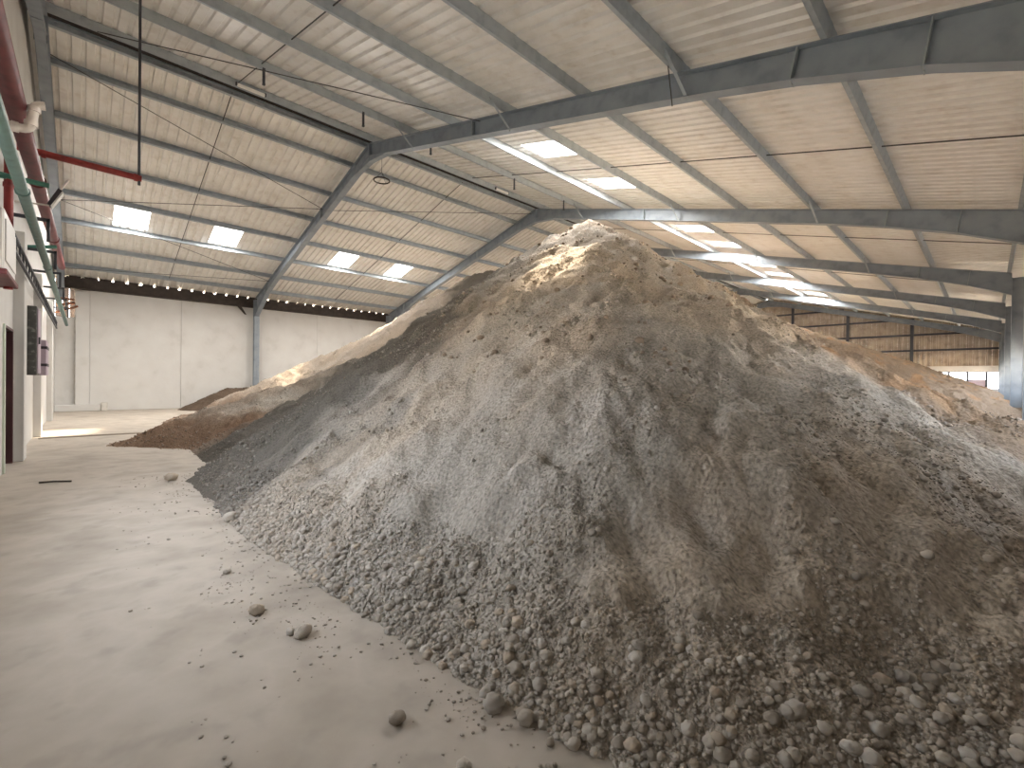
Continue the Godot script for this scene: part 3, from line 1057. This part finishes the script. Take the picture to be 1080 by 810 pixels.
	for k in shapes.size():
		var list := []
		for i in range(k, rest.size(), shapes.size()): list.append(rest[i])
		var mm := MultiMesh.new()
		mm.transform_format = MultiMesh.TRANSFORM_3D
		mm.use_colors = true
		mm.mesh = shapes[k]
		mm.instance_count = list.size()
		for i in list.size():
			var a: Array = list[i]
			var b := Basis.from_euler(Vector3(rng.randf() * 0.6, rng.randf() * TAU, rng.randf() * 0.6)).scaled(Vector3(a[1], a[1] * (0.45 if a[3] == 2.0 or a[3] == 3.0 else 1.0), a[1]))
			mm.set_instance_transform(i, Transform3D(b, a[0]))
			var c: Color = shades[int(a[2] * 5.99)]
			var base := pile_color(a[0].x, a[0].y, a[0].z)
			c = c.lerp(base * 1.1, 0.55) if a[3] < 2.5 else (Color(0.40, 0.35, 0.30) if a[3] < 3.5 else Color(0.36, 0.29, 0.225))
			mm.set_instance_color(i, c)
		var o := MultiMeshInstance3D.new()
		o.name = "loose_gravel"
		o.multimesh = mm
		o.material_override = M.stone
		p.add_child(o, true)
		tag(o, "", "", "", "stuff")
	# the small dark heap by the white wall
	var hx := axis_steps(-25.2, -29.1, 0.06, 1.0, 0.06)
	var hz := axis_steps(-3.3, -8.6, 0.06, 1.0, 0.06)
	var h := put("soil_heap", heap_mesh(hx, hz, small_heap, small_color), M.pile)
	tag(h, "small dark brown soil heap against the foot of the white wall", "soil heap")

func small_heap(x: float, z: float) -> float:
	var h := ridge(x, z, Vector3(-28.2, 1.05, -5.7), Vector3(-28.4, 1.15, -7.4), 0.62, 0.3)
	h = smax(h, ridge(x, z, Vector3(-27.6, 0.75, -5.2), Vector3(-28.0, 0.8, -5.8), 0.5, 0.3), 0.2)
	return h + 0.07 * n_mid.get_noise_2d(x, z) + 0.03 * n_fine.get_noise_2d(x, z)

func small_color(x: float, y: float, z: float) -> Color:
	var t := n_mid.get_noise_2d(x * 0.7, z * 0.7)
	return Color(0.15, 0.11, 0.082) * (1.0 + 0.25 * t)

func rock(at: Vector3, r: float, mesh: Mesh, i: int, low: float) -> void:
	var o := put("stone", mesh, M.rock[(i * 7 + i / 6) % 6])
	o.basis = Basis.from_euler(Vector3(0.25 * sin(i * 1.7), i * 2.399, 0.25 * cos(i * 2.3))).scaled(Vector3.ONE * r)
	o.position = at
	var shade: String = ["pale grey-brown", "mid grey-brown", "light grey", "dark grey-brown", "tan", "dull grey"][(i * 7 + i / 6) % 6]
	var size: String = "tiny" if r < 0.018 else ("small" if r < 0.024 else ("middling" if r < 0.032 else ("large" if r < 0.042 else "very large")))
	if low == 2.0:
		tag(o, "%s %s stone lying loose on the bare concrete floor" % [size, shade], "stone", "stones lying on the bare floor")
	elif low > 0.8:
		tag(o, "%s %s stone at the lowest edge of the gravel heap" % [size, shade], "stone", "stones at the foot of the heap")
	else:
		tag(o, "%s %s stone among gravel just above the heap's edge" % [size, shade], "stone", "stones above the foot of the heap")

# ---------------------------------------------------------------- pipes and boxes on the gable wall
func pipe(called: String, pts: Array, r: float, m: Material, label: String, clamps := []) -> void:
	var mid: Vector3 = pts[0]
	var t := thing(called, label, "pipe", mid)
	var loc := []
	for p in pts: loc.append(p - mid)
	var s := st()
	tube(s, bend(loc, r * 1.6), r, 12)
	var run := obj("pipe_run", s, m, t)
	for c in clamps:
		s = st()
		var q: Vector3 = c[0] - mid
		var d: Vector3 = c[1]
		tube(s, [q - d * 0.03, q + d * 0.03], r * 1.22, 12)
		obj("coupling", s, m, run)

func services() -> void:
	var X := Vector3(1, 0, 0)
	var Z := Vector3(0, 0, 1)
	pipe("green_pipe", [Vector3(-4.0, 3.86, 0.55), Vector3(-28.6, 3.92, 0.55)], 0.058, M.green, "thick grey-green pipe running along the gable wall above the door", [[Vector3(-8.2, 3.87, 0.55), X], [Vector3(-13.6, 3.885, 0.55), X], [Vector3(-19, 3.9, 0.55), X]])
	pipe("red_pipe", [Vector3(-4.0, 4.65, 0.6), Vector3(-9.0, 4.88, 0.6), Vector3(-14.6, 5.17, 0.6), Vector3(-24.0, 5.7, 0.6)], 0.1, M.maroon, "dark red pipe rising along the gable wall above the green pipe", [[Vector3(-11.5, 5.01, 0.6), X], [Vector3(-17.5, 5.33, 0.6), X]])
	pipe("red_pipe", [Vector3(-11.0, 5.36, 0.94), Vector3(-11.0, 5.33, -0.78)], 0.055, M.red, "red pipe arm sticking out from the gable wall to a hanging rod", [[Vector3(-11.0, 5.345, 0.5), Z], [Vector3(-11.0, 5.33, -0.7), Z]])
	pipe("plastic_pipe", [Vector3(-8.0, 4.56, 0.94), Vector3(-8.0, 4.57, 0.48), Vector3(-8.0, 4.9, 0.44), Vector3(-8.0, 4.91, 0.35)], 0.05, M.pvc, "white plastic pipe with elbows stepping up over the green pipe", [[Vector3(-8.0, 4.565, 0.6), Z], [Vector3(-8.0, 4.65, 0.47), Vector3.UP], [Vector3(-8.0, 4.83, 0.448), Vector3.UP]])
	pipe("plastic_branch", [Vector3(-7.9, 4.4, 0.94), Vector3(-7.9, 4.39, 0.62), Vector3(-7.9, 4.1, 0.62)], 0.04, M.pvc, "short white plastic branch pipe dropping onto the green pipe", [[Vector3(-7.9, 4.14, 0.62), Vector3.UP]])
	pipe("teal_pipe", [Vector3(-9.2, 4.32, 0.94), Vector3(-9.2, 4.3, 0.36)], 0.035, M.teal, "thin teal pipe sticking out over the green pipe", [[Vector3(-9.2, 4.31, 0.8), Z]])
	pipe("teal_pipe", [Vector3(-14.4, 4.4, 0.94), Vector3(-14.4, 4.5, 0.44)], 0.04, M.teal, "teal pipe stub crossing the green pipe beyond the red post", [[Vector3(-14.4, 4.45, 0.7), Z]])
	pipe("red_riser", [Vector3(-9.75, 2.85, 0.79), Vector3(-9.75, 4.75, 0.79)], 0.05, M.red, "bright red vertical pipe beside the white wall box", [[Vector3(-9.75, 3.6, 0.79), Vector3.UP], [Vector3(-9.75, 4.35, 0.79), Vector3.UP]])
	# rod hanging from the roof
	var s := st()
	tube(s, [Vector3(0, 0, 0), Vector3(0, 3.55, 0)], 0.022, 8)
	var o := obj("hanging_rod", s, M.dark_steel, null)
	o.position = Vector3(-11.0, 5.2, -0.745)
	tag(o, "dark steel rod hanging from the roof to the end of the red arm", "rod")
	# white box above the door
	var b := thing("wall_box", "white box mounted on the gable wall in front of the red riser", "box", Vector3(-9.35, 2.95, ZN))
	s = st()
	cbox(s, Vector3(-0.5, 0.0, -0.22), Vector3(0.8, 0.78, 0.0), 0.02)
	obj("housing", s, M.white, b)
	s = st()
	cbox(s, Vector3(-0.54, -0.07, -0.25), Vector3(0.84, 0.0, 0.0), 0.01)
	obj("base_rail", s, M.maroon, b)
	s = st()
	cbox(s, Vector3(-0.4, 0.12, -0.235), Vector3(0.7, 0.66, -0.22), 0.006)
	obj("cover", s, M.white, b)
	# ladder tray
	var l := thing("cable_ladder", "thin dark cable ladder fixed under the green pipe on the gable wall", "cable ladder", Vector3(-9.9, 3.45, 0.75))
	for y in [0.0, 0.22]:
		s = st()
		box(s, Vector3(0.0, y, -0.02), Vector3(-15.0, y + 0.035, 0.02))
		obj("rail", s, M.dark_steel, l)
	for k in 26:
		s = st()
		box(s, Vector3(-0.3 - k * 0.58, 0.03, -0.012), Vector3(-0.325 - k * 0.58, 0.225, 0.012))
		obj("rung", s, M.dark_steel, l)
	for k in 6:
		s = st()
		box(s, Vector3(-10.5 - k * 2.6, 4.1, 0.4), Vector3(-10.55 - k * 2.6, 4.15, ZN))
		box(s, Vector3(-10.5 - k * 2.6, 3.78, 0.4), Vector3(-10.55 - k * 2.6, 4.15, 0.44))
		var br := obj("pipe_bracket", s, M.dark_steel, null)
		tag(br, "dark steel bracket carrying the gable wall pipes, %s from the door" % ["first", "second", "third", "fourth", "fifth", "sixth"][k], "bracket", "pipe brackets on the gable wall")
	# switch cabinet and its neighbour
	var c := thing("switch_cabinet", "tall dark grey electrical cabinet with worn paint on the gable wall", "electrical cabinet", Vector3(-13.1, 1.62, ZN))
	s = st()
	cbox(s, Vector3(-0.7, 0.0, -0.28), Vector3(0.1, 1.37, 0.0), 0.012)
	obj("housing", s, M.cabinet, c)
	s = st()
	cbox(s, Vector3(-0.66, 0.04, -0.3), Vector3(0.06, 1.33, -0.28), 0.006)
	var leaf := obj("cabinet_door", s, M.lilac, c)
	s = st()
	cbox(s, Vector3(0.0, 0.62, -0.325), Vector3(0.03, 0.76, -0.3), 0.005)
	obj("latch", s, M.slot, leaf)
	c = thing("meter_box", "lilac grey meter box with two dark slots beyond the dark cabinet", "meter box", Vector3(-14.6, 1.62, ZN))
	s = st()
	cbox(s, Vector3(-0.6, 0.0, -0.36), Vector3(0.3, 0.78, 0.0), 0.012)
	obj("housing", s, M.lilac, c)
	for y in [0.2, 0.58]:
		s = st()
		cbox(s, Vector3(-0.5, y, -0.372), Vector3(0.303, y + 0.06, -0.1), 0.004)
		obj("slot", s, M.slot, c)
	# flood lamp on a bracket
	var f := thing("flood_lamp", "unlit flood lamp tilted on a bracket over the pipes", "lamp", Vector3(-11.0, 4.5, 0.34))
	s = st()
	tube(s, [Vector3(0, -0.05, 0.62), Vector3(0, 0.0, 0.1), Vector3(0, 0.5, -0.14)], 0.018, 8)
	obj("arm", s, M.pvc, f)
	s = st()
	hexa(s, [Vector3(-0.1, -0.02, 0.07), Vector3(0.1, -0.02, 0.07), Vector3(0.1, 0.01, 0.11), Vector3(-0.1, 0.01, 0.11), Vector3(-0.12, 0.26, -0.07), Vector3(0.12, 0.26, -0.07), Vector3(0.12, 0.29, -0.02), Vector3(-0.12, 0.29, -0.02)])
	obj("lamp_body", s, M.slot, f)
	s = st()
	hexa(s, [Vector3(-0.09, -0.04, 0.055), Vector3(0.09, -0.04, 0.055), Vector3(0.09, -0.02, 0.07), Vector3(-0.09, -0.02, 0.07), Vector3(-0.11, 0.24, -0.085), Vector3(0.11, 0.24, -0.085), Vector3(0.11, 0.26, -0.07), Vector3(-0.11, 0.26, -0.07)])
	obj("lamp_glass", s, M.lamp_white, f)

# ---------------------------------------------------------------- small fittings
func fittings() -> void:
	var y := rafter_top(XA)
	var spots := [[-3.36, "near bay"], [-12.8, "bay over the heap"]]
	for a in spots:
		var t := thing("batten_light", "white unlit tube light slung under the ridge in the %s" % a[1], "tube light", Vector3(-14.22, y - 0.06, a[0]), "tube lights under the ridge")
		var s := st()
		tube(s, [Vector3(0, 0, 0.34), Vector3(0, 0, -0.34)], 0.045, 12)
		obj("tube", s, M.lamp_white, t)
		for e in [0.36, -0.36]:
			s = st()
			cbox(s, Vector3(-0.03, -0.03, e - 0.02), Vector3(0.03, 0.06, e + 0.02), 0.006)
			obj("end_cap", s, M.dark_steel, t)
	# ring lamp on wires
	var r := thing("ring_lamp", "thin dark ring lamp hung on wires below the rafter apex", "lamp", Vector3(-14.3, 8.4, -7.35))
	var s := st()
	var pts := []
	for k in 24: pts.append(Vector3(cos(TAU * k / 24) * 0.26, 0, sin(TAU * k / 24) * 0.26))
	tube(s, pts, 0.022, 6, true)
	obj("ring", s, M.charred, r)
	for q in [Vector3(0.26, 0, 0), Vector3(-0.13, 0, 0.225), Vector3(-0.13, 0, -0.225)]:
		s = st()
		tube(s, [q, Vector3(0, 0.28, 0)], 0.006, 5)
		obj("suspension_wire", s, M.wire, r)
	s = st()
	tube(s, [Vector3(0, 0.27, 0), Vector3(0, 0.85, 0)], 0.008, 5)
	obj("stem", s, M.wire, r)
	# stick on the floor
	s = st()
	tube(s, [Vector3(-0.14, 0, 0.14), Vector3(-0.02, 0.006, 0.02), Vector3(0.13, 0, -0.13)], 0.013, 6)
	var o := obj("stick", s, M.charred, null)
	o.position = Vector3(-9.63, 0.014, 0.29)
	o.rotation.y = 0.35
	tag(o, "short dark stick lying on the bare floor near the gable wall", "stick")
	# lead dangling by the knee brace
	s = st()
	tube(s, [Vector3(-3.62, 6.15, -7.0), Vector3(-3.6, 6.9, -6.75), Vector3(-3.55, 7.05, -6.0), Vector3(-3.5, 6.9, -5.0)], 0.009, 5)
	o = obj("dangling_wire", s, M.wire, null)
	tag(o, "thin dark wire dangling beside a purlin and rafter", "wire")
